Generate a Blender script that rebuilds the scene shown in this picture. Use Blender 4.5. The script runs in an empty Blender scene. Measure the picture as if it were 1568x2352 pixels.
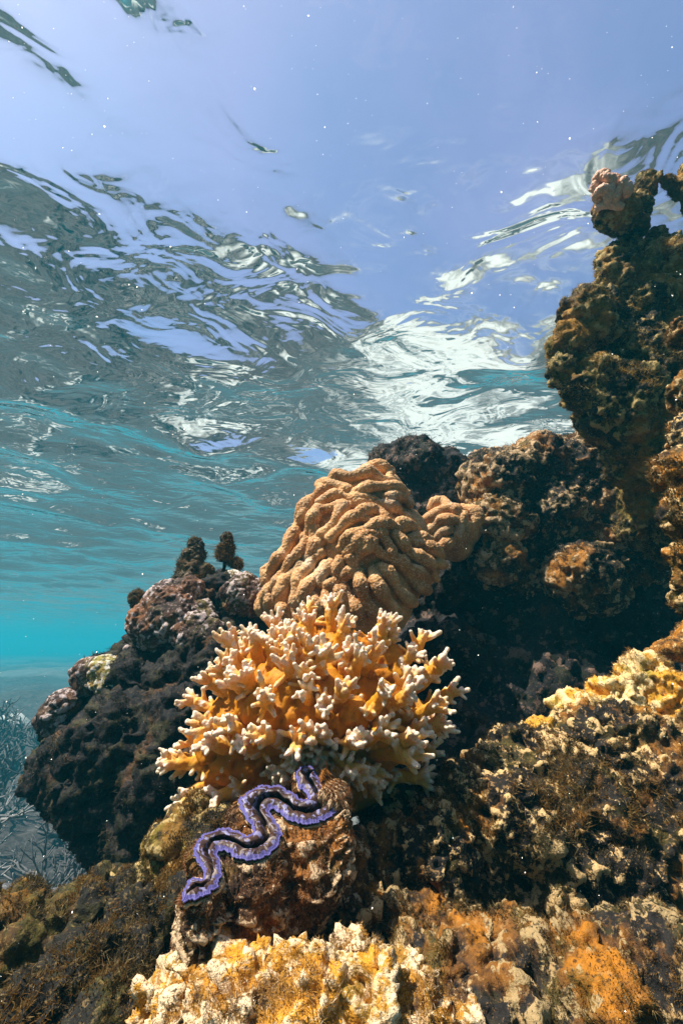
import bpy, math, random
import numpy as np
from mathutils import Vector

R = math.radians
sc = bpy.context.scene
COL = sc.collection
random.seed(7)
RNG = np.random.default_rng(11)

# ------------------------------------------------------------------ camera
PITCH = 17.0
F = 1022.0                       # focal length in pixels of a 1568 x 2352 frame
cam_d = bpy.data.cameras.new('camera')
cam_d.sensor_fit = 'VERTICAL'
cam_d.sensor_height = 36.0
cam_d.lens = 36.0 * F / 2352.0
cam_d.clip_start = 0.01
cam_d.clip_end = 2000
cam = bpy.data.objects.new('camera', cam_d)
COL.objects.link(cam)
cam.location = (0, 0, 0)
cam.rotation_euler = (R(90 + PITCH), 0, 0)
sc.camera = cam

# ------------------------------------------------------------------ light
SUN = Vector((-0.43, -0.12, 0.89)).normalized()       # towards the sun
EXPOSURE = 0.75
w = bpy.data.worlds.new('World')
sc.world = w
w.use_nodes = True
nt = w.node_tree
for n in list(nt.nodes):
    nt.nodes.remove(n)
sky = nt.nodes.new('ShaderNodeTexSky')
sky.sky_type = 'NISHITA'
sky.sun_disc = False
sky.sun_elevation = math.asin(SUN.z)
sky.sun_rotation = math.atan2(SUN.x, SUN.y)
sky.air_density = 1.0
sky.dust_density = 1.8
sky.ozone_density = 4.5
bg = nt.nodes.new('ShaderNodeBackground')
bg.inputs['Strength'].default_value = 0.132
out = nt.nodes.new('ShaderNodeOutputWorld')
# thin high cloud veil
tc = nt.nodes.new('ShaderNodeTexCoord')
cn = nt.nodes.new('ShaderNodeTexNoise'); cn.inputs['Scale'].default_value = 2.2; cn.inputs['Detail'].default_value = 5
nt.links.new(tc.outputs['Generated'], cn.inputs['Vector'])
cr = nt.nodes.new('ShaderNodeMapRange'); cr.inputs[1].default_value = .42; cr.inputs[2].default_value = .75; cr.inputs[3].default_value = 0; cr.inputs[4].default_value = .42
nt.links.new(cn.outputs['Fac'], cr.inputs[0])
cm = nt.nodes.new('ShaderNodeMix'); cm.data_type = 'RGBA'
cm.inputs[7].default_value = (2.6, 2.6, 4.3, 1)
nt.links.new(cr.outputs[0], cm.inputs[0]); nt.links.new(sky.outputs[0], cm.inputs[6])
nt.links.new(cm.outputs[2], bg.inputs['Color'])
nt.links.new(bg.outputs[0], out.inputs['Surface'])
sd = bpy.data.lights.new('sun', 'SUN')
sd.energy = 5.0
sd.angle = R(0.5)
sd.color = (1.0, 0.93, 0.84)
so = bpy.data.objects.new('sun', sd)
COL.objects.link(so)
so.rotation_euler = SUN.to_track_quat('Z', 'Y').to_euler()
so.location = (0, 0, 6)

sc.view_settings.view_transform = 'Standard'
sc.view_settings.look = 'None'
sc.view_settings.exposure = EXPOSURE
sc.view_settings.gamma = 1.0
cy = sc.cycles
cy.use_denoising = True
cy.max_bounces = 7
cy.diffuse_bounces = 3
cy.glossy_bounces = 3
cy.transmission_bounces = 2
cy.transparent_max_bounces = 8
cy.volume_bounces = 0
cy.caustics_reflective = False
cy.caustics_refractive = False

WATER_Z = 1.15
FLOOR_Z = -1.0

# ------------------------------------------------------------------ maths
cP, sP = math.cos(R(PITCH)), math.sin(R(PITCH))


def at(px, py, Y):
    """a pixel of the 1568 x 2352 view and a forward distance -> world point"""
    x = (px - 784.0) / F
    y = (1176.0 - py) / F
    fw = cP - y * sP
    up = sP + y * cP
    k = Y / fw
    return np.array([x * k, Y, up * k])


def pxs(px, py, Y):
    """world size of one pixel there"""
    y = (1176.0 - py) / F
    return Y / (cP - y * sP) / F


def _hash(ix, iy, iz, seed):
    h = (ix * 374761393 + iy * 668265263 + iz * 2147483647 + seed * 974634777) & 0xFFFFFFFF
    h = ((h ^ (h >> 13)) * 1274126177) & 0xFFFFFFFF
    h = ((h ^ (h >> 16)) * 2246822519) & 0xFFFFFFFF
    return (h ^ (h >> 15)) & 0xFFFFFFFF


def pnoise(p, scale, seed=0):
    q = p * scale + seed * 17.13
    i = np.floor(q).astype(np.int64)
    f = q - i
    u = f * f * f * (f * (f * 6 - 15) + 10)
    res = 0
    for dx in (0, 1):
        wx = u[:, 0] if dx else 1 - u[:, 0]
        for dy in (0, 1):
            wy = u[:, 1] if dy else 1 - u[:, 1]
            for dz in (0, 1):
                wz = u[:, 2] if dz else 1 - u[:, 2]
                h = _hash(i[:, 0] + dx, i[:, 1] + dy, i[:, 2] + dz, seed)
                gx = (h & 1023) / 511.5 - 1
                gy = ((h >> 10) & 1023) / 511.5 - 1
                gz = ((h >> 20) & 1023) / 511.5 - 1
                d = gx * (f[:, 0] - dx) + gy * (f[:, 1] - dy) + gz * (f[:, 2] - dz)
                res = res + wx * wy * wz * d
    return res


def fbm(p, scale, octv=4, seed=0, gain=0.5, ridged=False):
    a, s, r = 1.0, scale, 0
    for k in range(octv):
        n = pnoise(p, s, seed + k * 3)
        if ridged:
            n = 0.5 - np.abs(n) * 1.6
        r = r + a * n
        a *= gain
        s *= 2.03
    return r


def worley(p, scale, seed=0):
    """distance to the nearest random point, in cells"""
    q = p * scale + seed * 5.7
    i = np.floor(q).astype(np.int64)
    best = np.full(len(p), 9.0)
    for dx in (-1, 0, 1):
        for dy in (-1, 0, 1):
            for dz in (-1, 0, 1):
                c = i + np.array([dx, dy, dz])
                h = _hash(c[:, 0], c[:, 1], c[:, 2], seed)
                fx = (h & 1023) / 1023.0
                fy = ((h >> 10) & 1023) / 1023.0
                fz = ((h >> 20) & 1023) / 1023.0
                d = (c[:, 0] + fx - q[:, 0]) ** 2 + (c[:, 1] + fy - q[:, 1]) ** 2 + (c[:, 2] + fz - q[:, 2]) ** 2
                best = np.minimum(best, d)
    return np.sqrt(best)


# ------------------------------------------------------------------ objects
def tag(o, label=None, cat=None, group=None, kind=None):
    if label: o['label'] = label
    if cat: o['category'] = cat
    if group: o['group'] = group
    if kind: o['kind'] = kind
    return o


def empty(name, loc):
    o = bpy.data.objects.new(name, None)
    o.empty_display_size = 0.05
    COL.objects.link(o)
    o.location = loc
    bpy.context.view_layer.update()
    return o


def mesh_from(V, Fc, smooth=True, name='m'):
    me = bpy.data.meshes.new(name)
    V = np.asarray(V, dtype=np.float32)
    Fc = np.asarray(Fc, dtype=np.int32)
    n = Fc.shape[1]
    me.vertices.add(len(V))
    me.vertices.foreach_set('co', V.ravel())
    me.loops.add(Fc.size)
    me.loops.foreach_set('vertex_index', Fc.ravel())
    me.polygons.add(len(Fc))
    me.polygons.foreach_set('loop_start', np.arange(0, Fc.size, n, dtype=np.int32))
    me.polygons.foreach_set('loop_total', np.full(len(Fc), n, dtype=np.int32))
    me.update(calc_edges=True)
    me.validate()
    me.polygons.foreach_set('use_smooth', np.full(len(me.polygons), smooth))
    return me


def attr(me, name, vals):
    a = me.attributes.new(name, 'FLOAT', 'POINT')
    a.data.foreach_set('value', np.asarray(vals, dtype=np.float32))


def link(name, me, mat, parent=None):
    me.name = name
    o = bpy.data.objects.new(name, me)
    COL.objects.link(o)
    if mat is not None:
        me.materials.clear()
        me.materials.append(mat)
    if parent is not None:
        o.parent = parent
        o.matrix_parent_inverse = parent.matrix_world.inverted()
    return o


def recentre(o, base):
    """move the origin of a world-space mesh to base"""
    me = o.data
    co = np.empty(len(me.vertices) * 3, np.float32)
    me.vertices.foreach_get('co', co)
    co = co.reshape(-1, 3) - np.asarray(base, np.float32)
    me.vertices.foreach_set('co', co.ravel())
    me.update()
    o.location = base
    bpy.context.view_layer.update()


def get_co(me):
    co = np.empty(len(me.vertices) * 3, np.float32)
    me.vertices.foreach_get('co', co)
    return co.reshape(-1, 3).astype(np.float64)


def get_no(me):
    no = np.empty(len(me.vertices) * 3, np.float32)
    me.vertex_normals.foreach_get('vector', no)
    return no.reshape(-1, 3).astype(np.float64)


def ico(sub=3):
    import bmesh
    bm = bmesh.new()
    bmesh.ops.create_icosphere(bm, subdivisions=sub, radius=1.0)
    V = np.array([v.co[:] for v in bm.verts])
    Fc = np.array([[v.index for v in f.verts] for f in bm.faces])
    bm.free()
    return V, Fc


ICO = {k: ico(k) for k in (1, 2, 3)}


def remesh(V, Fc, voxel, smooth=2):
    me = mesh_from(V, Fc)
    o = bpy.data.objects.new('tmp', me)
    COL.objects.link(o)
    m = o.modifiers.new('r', 'REMESH')
    m.mode = 'VOXEL'
    m.voxel_size = voxel
    if smooth:
        s = o.modifiers.new('s', 'SMOOTH')
        s.factor = 0.5
        s.iterations = smooth
    dg = bpy.context.evaluated_depsgraph_get()
    dg.update()
    res = bpy.data.meshes.new_from_object(o.evaluated_get(dg))
    bpy.data.objects.remove(o)
    bpy.data.meshes.remove(me)
    return res


def blobs_mesh(blobs, rough=0.25, seed=0):
    """blobs: (centre, radius xyz) -> joined lumpy spheres"""
    rs = np.random.default_rng(seed)
    Vs, Fs, n = [], [], 0
    V0, F0 = ICO[3]
    for c, r in blobs:
        r = np.asarray(r, float) * np.ones(3)
        d = fbm(V0 + rs.random(3) * 40, 1.3, 2, seed)
        V = V0 * (1 + rough * d)[:, None] * r + np.asarray(c)
        Vs.append(V); Fs.append(F0 + n); n += len(V)
    return np.vstack(Vs), np.vstack(Fs)


def displaced(me, amp, scale, knob=0.0, kscale=60, seed=0, fine=0.25, ledge=0.0):
    """weathered reef rock: billows, pits and coral knobs along the normals; stores height in 'h'"""
    co, no = get_co(me), get_no(me)
    big = fbm(co, scale, 3, seed, 0.55)
    rid = fbm(co, scale * 3.1, 3, seed + 31, 0.55, ridged=True)
    det = fbm(co, scale * 9, 3, seed + 57, 0.6)
    h = big * 1.0 + (rid - 0.4) * 0.45 + det * fine
    if ledge:
        st = co[:, 2] * 34 + fbm(co, 5, 2, seed + 5) * 3.0
        h = h + ledge * np.abs(np.sin(st)) ** 0.6
    k = 0
    if knob:
        wv = worley(co, kscale, seed + 3)
        k = np.sqrt(np.clip(1 - (wv / 0.75) ** 2, 0, 1))
        msk = np.clip(fbm(co, scale * 1.2, 2, seed + 77) * 2.2 + 0.65, 0, 1)
        k = k * msk
    pit = np.clip(fbm(co, scale * 3.6, 3, seed + 91, .6) * 2.4 - .25, 0, 1)
    d = h * amp + k * knob - pit * amp * 1.1
    co2 = co + no * d[:, None]
    me.vertices.foreach_set('co', co2.astype(np.float32).ravel())
    me.update()
    hh = (rid - 0.4) * 0.6 + det * 0.7 + (k * 0.5 if knob else 0)
    hh = np.clip((hh - hh.mean()) / (hh.std() + 1e-6), -2.2, 2.2) * .5
    attr(me, 'h', hh)
    me.polygons.foreach_set('use_smooth', np.full(len(me.polygons), True))
    return me


def turf(me, n, length, width, seed=0, dens_scale=14, up=0.2, mask_bias=0.1):
    """short algae filaments rooted on a mesh; one mesh"""
    rs = np.random.default_rng(seed)
    co, no = get_co(me), get_no(me)
    nv = len(co)
    idx = rs.integers(0, nv, n * 3)
    m = (fbm(co[idx], dens_scale * 1.4, 3, seed + 9) + mask_bias * .6) * 1.6
    idx = idx[m > rs.random(len(idx)) * 0.25][:n]
    p, nn = co[idx], no[idx]
    N = len(p)
    # clumps share a lean
    lean = np.stack([pnoise(p, 45, seed + k) for k in (1, 2, 3)], 1) * 2.2
    d = nn + lean + rs.normal(0, 0.75, (N, 3)) + np.array([0, 0, up])
    d /= np.linalg.norm(d, axis=1)[:, None]
    s = np.cross(d, rs.normal(0, 1, (N, 3)))
    s /= np.linalg.norm(s, axis=1)[:, None]
    L = length * .72 * (0.3 + rs.random(N) ** 2 * 1.1) * np.clip(0.75 + fbm(p, 22, 2, seed + 4) * 2.4, 0.25, 2.0)
    W = width * (0.6 + 0.8 * rs.random(N))
    bend = np.cross(d, s) * (rs.normal(0, 0.65, N))[:, None]
    V = np.empty((N, 5, 3))
    p0 = p - nn * 0.0006
    V[:, 0] = p0 - s * W[:, None]
    V[:, 1] = p0 + s * W[:, None]
    mid = p + (d * 0.55 + bend * 0.25) * L[:, None]
    V[:, 2] = mid + s * (W * 0.8)[:, None]
    V[:, 3] = mid - s * (W * 0.8)[:, None]
    V[:, 4] = p + (d * 0.95 + bend) * L[:, None]
    b = (np.arange(N) * 5)[:, None]
    Fq = np.concatenate([b + np.array([[0, 1, 2]]), b + np.array([[0, 2, 3]]), b + np.array([[3, 2, 4]])])
    m2 = mesh_from(V.reshape(-1, 3), Fq, smooth=False)
    attr(m2, 'rnd', np.repeat(rs.random(N), 5))
    attr(m2, 'tipf', np.tile([0, 0, .5, .5, 1.0], N))
    return m2


def tube(points, radii, seg=8, cap=True):
    P = np.asarray(points, float)
    n = len(P)
    T = np.gradient(P, axis=0)
    T /= np.linalg.norm(T, axis=1)[:, None] + 1e-9
    ref = np.array([0.3, 0.2, 0.93]) if abs(T[0][2]) < 0.8 else np.array([1.0, 0.1, 0])
    V = []
    u = np.cross(T[0], ref); u /= np.linalg.norm(u)
    for i in range(n):
        u = u - T[i] * np.dot(u, T[i]); u /= np.linalg.norm(u) + 1e-9
        v = np.cross(T[i], u)
        a = np.arange(seg) * 2 * np.pi / seg
        V.append(P[i] + radii[i] * (np.cos(a)[:, None] * u + np.sin(a)[:, None] * v))
    V = np.vstack(V)
    Fc = []
    for i in range(n - 1):
        for j in range(seg):
            a, b = i * seg + j, i * seg + (j + 1) % seg
            Fc.append((a, b, b + seg)); Fc.append((a, b + seg, a + seg))
    V = np.vstack([V, P[0] - T[0] * radii[0] * 0.3, P[-1] + T[-1] * radii[-1] * 0.7])
    c0, c1 = n * seg, n * seg + 1
    for j in range(seg):
        k = (j + 1) % seg
        Fc.append((c0, k, j)); Fc.append((c1, (n - 1) * seg + j, (n - 1) * seg + k))
    return V, np.array(Fc)


def joined(parts):
    Vs, Fs, n = [], [], 0
    for V, Fc in parts:
        Vs.append(V); Fs.append(np.asarray(Fc) + n); n += len(V)
    return np.vstack(Vs), np.vstack(Fs)


# ------------------------------------------------------------------ materials
def new_mat(name):
    m = bpy.data.materials.new(name)
    m.use_nodes = True
    t = m.node_tree
    for n in list(t.nodes):
        t.nodes.remove(n)
    o = t.nodes.new('ShaderNodeOutputMaterial')
    return m, t, o


def N(t, kind, **kw):
    n = t.nodes.new('ShaderNode' + kind)
    for k, v in kw.items():
        if k in n.inputs:
            n.inputs[k].default_value = v
        else:
            setattr(n, k, v)
    return n


def ramp(t, src, stops, interp='LINEAR'):
    r = t.nodes.new('ShaderNodeValToRGB')
    r.color_ramp.interpolation = interp
    e = r.color_ramp.elements
    while len(e) < len(stops):
        e.new(0.5)
    for i, (p, c) in enumerate(stops):
        e[i].position = p
        e[i].color = (*c, 1) if len(c) == 3 else (c[0],) * 3 + (1,)
    t.links.new(src, r.inputs[0])
    return r


def mixc(t, fac, a, b, mode='MIX'):
    m = t.nodes.new('ShaderNodeMix')
    m.data_type = 'RGBA'
    m.blend_type = mode
    for sock, v in ((m.inputs[0], fac), (m.inputs[6], a), (m.inputs[7], b)):
        if isinstance(v, bpy.types.NodeSocket):
            t.links.new(v, sock)
        elif isinstance(v, (int, float)):
            sock.default_value = v
        else:
            sock.default_value = (*v, 1)
    return m.outputs[2]


def noise_n(t, vec, scale, detail=4, rough=0.6, dist=0.0):
    n = t.nodes.new('ShaderNodeTexNoise')
    n.inputs['Scale'].default_value = scale
    n.inputs['Detail'].default_value = detail
    n.inputs['Roughness'].default_value = rough
    n.inputs['Distortion'].default_value = dist
    t.links.new(vec, n.inputs['Vector'])
    return n.outputs['Fac']


def rock_mat(name, base, warm, green, pale, pale_amt=0.5, warm_amt=0.5, sc_=1.0, off=0.0, stretch=(1, 1, 1)):
    m, t, o = new_mat(name)
    g = N(t, 'NewGeometry')
    mp = N(t, 'Mapping')
    mp.inputs['Location'].default_value = (off, off * .7, -off)
    mp.inputs['Scale'].default_value = stretch
    t.links.new(g.outputs['Position'], mp.inputs['Vector'])
    v = mp.outputs[0]
    n1 = noise_n(t, v, 9 * sc_, 5, .65, .4)
    n2 = noise_n(t, v, 26 * sc_, 5, .7, .6)
    n3 = noise_n(t, v, 90 * sc_, 4, .75)
    n4 = noise_n(t, v, 17 * sc_, 6, .72, .8)
    c = mixc(t, ramp(t, n2, [(0.35, (0,)), (0.65, (1,))]).outputs[0], base, tuple(x * 2.2 for x in base))
    c = mixc(t, ramp(t, n1, [(0.60 - .22 * warm_amt, (0,)), (0.68 - .14 * warm_amt, (1,))]).outputs[0], c, warm)
    c = mixc(t, ramp(t, n4, [(0.50, (0,)), (0.60, (0.85,))]).outputs[0], c, green)
    # pale encrusting algae, partly painted sun, on the raised crust and in flecks
    a = N(t, 'Attribute', attribute_name='h')
    ad = N(t, 'Math', operation='MULTIPLY_ADD')
    ad.inputs[1].default_value = 0.22
    t.links.new(a.outputs['Fac'], ad.inputs[0]); t.links.new(n3, ad.inputs[2])
    ad2 = N(t, 'Math', operation='MULTIPLY_ADD')
    ad2.inputs[1].default_value = 0.7
    t.links.new(n4, ad2.inputs[0]); t.links.new(ad.outputs[0], ad2.inputs[2])
    lo = 1.12 - 0.26 * pale_amt
    c = mixc(t, ramp(t, ad2.outputs[0], [(lo - .08, (0,)), (min(lo + .06, 1), (1,))]).outputs[0], c, pale)
    n5 = noise_n(t, v, 230 * sc_, 3, .7)
    c = mixc(t, ramp(t, n5, [(.56, (0,)), (.66, (.55,))]).outputs[0], c, tuple(min(1, x * .6 + y * .4) for x, y in zip(pale, warm)))
    c = mixc(t, ramp(t, n5, [(.34, (.8,)), (.46, (0,))]).outputs[0], c, tuple(x * .5 for x in base))
    b = N(t, 'BsdfPrincipled')
    t.links.new(c, b.inputs['Base Color'])
    b.inputs['Roughness'].default_value = 0.75
    b.inputs['Specular IOR Level'].default_value = 0.25
    bp = N(t, 'Bump')
    bp.inputs['Strength'].default_value = 0.9
    bp.inputs['Distance'].default_value = 0.003
    nb = noise_n(t, v, 160 * sc_, 4, .7)
    t.links.new(nb, bp.inputs['Height'])
    t.links.new(bp.outputs[0], b.inputs['Normal'])
    t.links.new(b.outputs[0], o.inputs['Surface'])
    return m


def turf_mat(name, root, tip, alt):
    m, t, o = new_mat(name)
    a = N(t, 'Attribute', attribute_name='rnd')
    g = N(t, 'NewGeometry')
    n = noise_n(t, g.outputs['Position'], 20, 4, .7)
    c = mixc(t, ramp(t, n, [(.44, (0,)), (.56, (1,))]).outputs[0], root, alt)
    c = mixc(t, ramp(t, a.outputs['Fac'], [(.55, (0,)), (1.0, (1,))]).outputs[0], c, tip)
    b = N(t, 'BsdfPrincipled')
    t.links.new(c, b.inputs['Base Color'])
    b.inputs['Roughness'].default_value = 0.6
    b.inputs['Specular IOR Level'].default_value = 0.3
    tr = N(t, 'BsdfTranslucent')
    t.links.new(c, tr.inputs['Color'])
    mx = N(t, 'MixShader')
    mx.inputs[0].default_value = 0.35
    t.links.new(b.outputs[0], mx.inputs[1]); t.links.new(tr.outputs[0], mx.inputs[2])
    t.links.new(mx.outputs[0], o.inputs['Surface'])
    return m


M_MAIN = rock_mat('reef_rock_main', (.008, .006, .004), (.42, .16, .008), (.075, .055, .005), (.60, .40, .17), .28, .5)
M_CREST_SUNPAINT = rock_mat('reef_rock_crest_sunpaint', (.05, .028, .010), (.66, .31, .02), (.32, .25, .03), (.86, .64, .30), .80, .95, off=15)  # pale rock colour stands in for the sun patch on the slope
M_BLOCK = rock_mat('reef_rock_block', (.007, .0055, .004), (.36, .14, .010), (.07, .055, .008), (.50, .34, .18), .42, .6, off=17)
M_LEDGE = rock_mat('reef_rock_ledge', (.010, .008, .006), (.40, .15, .008), (.07, .055, .008), (.36, .25, .11), .34, .45, off=19)
M_DARK = rock_mat('reef_rock_dark', (.006, .006, .006), (.085, .030, .006), (.020, .022, .006), (.16, .10, .07), .2, .2, off=3)  # near black; on the cavern wall this colour stands in for shade
M_LEFT = rock_mat('reef_rock_left', (.004, .0035, .003), (.13, .055, .014), (.04, .036, .008), (.12, .08, .05), .1, .25, off=5.5)  # near black, putting the shade of the overhanging face into the colour
M_PILL = rock_mat('reef_rock_pillar', (.010, .008, .004), (.30, .14, .008), (.17, .14, .012), (.42, .30, .11), .42, .6, off=8)
M_SUNPAINT = rock_mat('reef_rock_sunpaint', (.04, .018, .005), (.72, .32, .02), (.26, .16, .02), (.90, .68, .40), .72, .85, sc_=1.6, off=12, stretch=(1, 1, 1.6))  # whitened rock colour stands in for glaring, dappled sunlight
M_TERR = rock_mat('reef_rock_terrace', (.006, .005, .003), (.18, .08, .006), (.065, .055, .006), (.34, .25, .10), .15, .3, off=27)
M_TURF = turf_mat('algae_turf', (.035, .026, .006), (.32, .22, .08), (.20, .09, .006))
M_TURFP = turf_mat('algae_turf_gold', (.07, .05, .008), (.62, .46, .18), (.38, .20, .012))
M_TURFB = turf_mat('algae_turf_bright', (.30, .18, .03), (.75, .62, .42), (.50, .24, .02))  # lighter turf to match the rocks with painted sunlight
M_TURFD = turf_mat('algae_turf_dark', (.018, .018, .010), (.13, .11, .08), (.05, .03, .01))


def rock(name, label, blobs, mat, voxel, amp, scale, knob=0.0, kscale=60, seed=1, fine=.5,
         tn=0, tl=.006, tw=.0003, tmat=None, cat='rock', ledge=0.0, rough=.3, tdens=14, group=None):
    """blobs: (px, py, Y, radius px, [sx, sy, sz])"""
    bl = []
    for b in blobs:
        px, py, Y, r = b[:4]
        s = np.array(b[4]) if len(b) > 4 else np.ones(3)
        bl.append((at(px, py, Y), r * pxs(px, py, Y) * s))
    V, Fc = blobs_mesh(bl, rough, seed)
    me = remesh(V, Fc, voxel)
    displaced(me, amp, scale, knob, kscale, seed, fine, ledge)
    co = get_co(me)
    base = np.array([co[:, 0].mean(), co[:, 1].mean(), co[:, 2].min()])
    root = empty(name, base)
    tag(root, label, cat, group)
    o = link('rock_body', me, mat, root)
    if tn:
        tm = turf(me, tn, tl, tw, seed, tdens)
        link('algae_turf', tm, tmat or M_TURF, root)
    return root, o


def structure(o):
    o['kind'] = 'structure'
    return o


# ------------------------------------------------------------------ water surface
def polar(nr, na, r0, r1):
    rr = np.concatenate([[0], np.geomspace(r0, r1, nr)])
    aa = np.arange(na) * 2 * np.pi / na
    V = [[0, 0, 0]]
    X = (rr[1:, None] * np.sin(aa)[None]).ravel()
    Y = (rr[1:, None] * np.cos(aa)[None]).ravel()
    V = np.vstack([[0, 0, 0], np.stack([X, Y, X * 0], 1)])
    i = np.arange(nr - 1)[:, None]; j = np.arange(na)[None]
    a = 1 + i * na + j; b = 1 + i * na + (j + 1) % na
    Fq = np.stack([a, b, b + na, a + na], -1).reshape(-1, 4)
    tri = np.stack([np.zeros(na, int), 1 + (np.arange(na) + 1) % na, 1 + np.arange(na)], 1)
    Ft = np.concatenate([np.stack([Fq[:, 0], Fq[:, 1], Fq[:, 2]], 1), np.stack([Fq[:, 0], Fq[:, 2], Fq[:, 3]], 1), tri])
    return V, Ft


def waves(P):
    x, y = P[:, 0], P[:, 1]
    P3 = np.stack([x, y, x * 0], 1)
    wx = fbm(P3, .55, 2, 5) * .55
    wy = fbm(P3 + 9, .55, 2, 6) * .55
    Q = np.stack([x + wx, y + wy, x * 0 + .3], 1)
    # long crossing swells
    h = 0
    grp = np.clip(.75 + fbm(P3, .8, 2, 15) * 3.0, .12, 2.2)
    for (ang, lam, amp, ph) in ((-48, 1.9, .013, 3.4), (-70, 1.1, .008, 2.1), (12, 1.3, .010, 4.0), (-25, .70, .0110, 1.0), (34, .50, .0058, 3.0), (-55, .36, .0030, .6), (5, .25, .0014, 2.)):
        k = 2 * np.pi / lam
        s = np.sin(k * (Q[:, 0] * math.sin(R(ang)) + Q[:, 1] * math.cos(R(ang))) + ph)
        h = h + amp * (grp if lam < .8 else 1) * (s + .25 * np.cos(2 * k * (Q[:, 0] * math.sin(R(ang)) + Q[:, 1] * math.cos(R(ang))) + 2 * ph))
    S = np.stack([Q[:, 0] * .8 + Q[:, 1] * .6, (Q[:, 1] * .8 - Q[:, 0] * .6) * 2.2, Q[:, 2]], 1)
    r = np.hypot(x, y)
    h = h + fbm(S, .9, 3, 21, .42) * .028
    h = h * np.clip(1.35 - r / 30, .15, 1)
    h = h * (1 - .75 * np.exp(-((x - 1.25) ** 2 + (y - .55) ** 2) / .55))
    return h


V, Ft = polar(560, 900, .05, 90)
V[:, 2] = waves(V) + WATER_Z
wme = mesh_from(V, Ft)
m, t, o = new_mat('water_surface')
g = N(t, 'NewGeometry')
mp = N(t, 'Mapping'); mp.inputs['Scale'].default_value = (1.0, 1.25, 1); mp.inputs['Rotation'].default_value = (0, 0, R(20))
t.links.new(g.outputs['Position'], mp.inputs['Vector'])
na = noise_n(t, mp.outputs[0], 3.9, 2.4, .42, 1.4)
nb = noise_n(t, mp.outputs[0], 13, 1.5, .4, .7)
ma = N(t, 'Math', operation='MULTIPLY_ADD'); ma.inputs[1].default_value = .17
t.links.new(nb, ma.inputs[0]); t.links.new(na, ma.inputs[2])
bp = N(t, 'Bump'); bp.inputs['Strength'].default_value = 1.0; bp.inputs['Distance'].default_value = .015
t.links.new(ma.outputs[0], bp.inputs['Height'])
fr = N(t, 'Fresnel'); fr.inputs['IOR'].default_value = 1.333
t.links.new(bp.outputs[0], fr.inputs['Normal'])
gl = N(t, 'BsdfGlossy'); gl.inputs['Roughness'].default_value = 0.0
gl.inputs['Color'].default_value = (1, 1, 1, 1)
t.links.new(bp.outputs[0], gl.inputs['Normal'])
tr = N(t, 'BsdfTransparent')
mx = N(t, 'MixShader')
t.links.new(fr.outputs[0], mx.inputs[0]); t.links.new(tr.outputs[0], mx.inputs[1]); t.links.new(gl.outputs[0], mx.inputs[2])
t.links.new(mx.outputs[0], o.inputs['Surface'])
water = link('water', wme, m)
structure(water)

# ------------------------------------------------------------------ sea floor
V, Ft = polar(330, 420, .3, 110)
h = fbm(V, .45, 4, 40) * .35 + fbm(V, 2.3, 3, 44) * .07
rr = np.hypot(V[:, 0], V[:, 1])
# shallow sand flat behind the reef on the right
sand = np.clip(1.25 - np.hypot((V[:, 0] - 1.15) / 1.25, (V[:, 1] - 4.9) / 2.8) + fbm(V, 1.3, 3, 50) * 1.0, 0, 1)
spots = np.clip(fbm(V, .75, 3, 61) * 4.0 - .35, 0, 1) * np.clip((V[:, 1] - 2.8) / .8, 0, 1) * np.clip((7.6 - V[:, 1]) / 1.5, 0, 1) * .85  # pale floor patches added only where the water mirrors them
far = np.clip(fbm(V, .32, 3, 66) * 3 + .75, 0, 1) * np.clip((V[:, 1] - 10.5) / 3, 0, 1) * .25  # distant pale floor added to brighten its reflection in the water
sand = np.clip(np.maximum(np.maximum(sand * .9, spots), far), 0, 1)
sand = sand * sand * (3 - 2 * sand)
V[:, 2] = FLOOR_Z + h * (1 - sand) - .0 + .25 * sand
fme = mesh_from(V, Ft)
attr(fme, 'sand', sand)
m, t, o = new_mat('sea_floor')
g = N(t, 'NewGeometry')
n1 = noise_n(t, g.outputs['Position'], 2.2, 6, .7, .5)
n2 = noise_n(t, g.outputs['Position'], 14, 5, .7, .5)
c = mixc(t, ramp(t, n1, [(.38, (0,)), (.62, (1,))]).outputs[0], (.009, .008, .008), (.040, .036, .033))
c = mixc(t, ramp(t, n2, [(.45, (0,)), (.7, (.8,))]).outputs[0], c, (.11, .10, .09))
a = N(t, 'Attribute', attribute_name='sand')
c = mixc(t, a.outputs['Fac'], c, (.50, .54, .50))
b = N(t, 'BsdfPrincipled'); b.inputs['Roughness'].default_value = .9
t.links.new(c, b.inputs['Base Color'])
bp = N(t, 'Bump'); bp.inputs['Distance'].default_value = .03
t.links.new(n2, bp.inputs['Height']); t.links.new(bp.outputs[0], b.inputs['Normal'])
t.links.new(b.outputs[0], o.inputs['Surface'])
floor = structure(link('sea_floor', fme, m))

# ------------------------------------------------------------------ haze (the water's own colour)
HZ = 85
zt, zb = WATER_Z + .35, FLOOR_Z - 1.6
Vb = np.array([(x, y, z) for x in (-HZ, HZ) for y in (-HZ, HZ) for z in (zb, zt)], float)
Fb = np.array([(0, 1, 3, 2), (4, 6, 7, 5), (0, 4, 5, 1), (2, 3, 7, 6), (0, 2, 6, 4), (1, 5, 7, 3)])
hme = mesh_from(Vb, Fb, smooth=False)
m, t, o = new_mat('haze')
pv = N(t, 'VolumePrincipled')
pv.inputs['Color'].default_value = (.03, .62, .80, 1)
pv.inputs['Density'].default_value = .039
pv.inputs['Anisotropy'].default_value = .15
t.links.new(pv.outputs[0], o.inputs['Volume'])
haze = link('haze', hme, m)
haze['kind'] = 'stuff'
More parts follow.
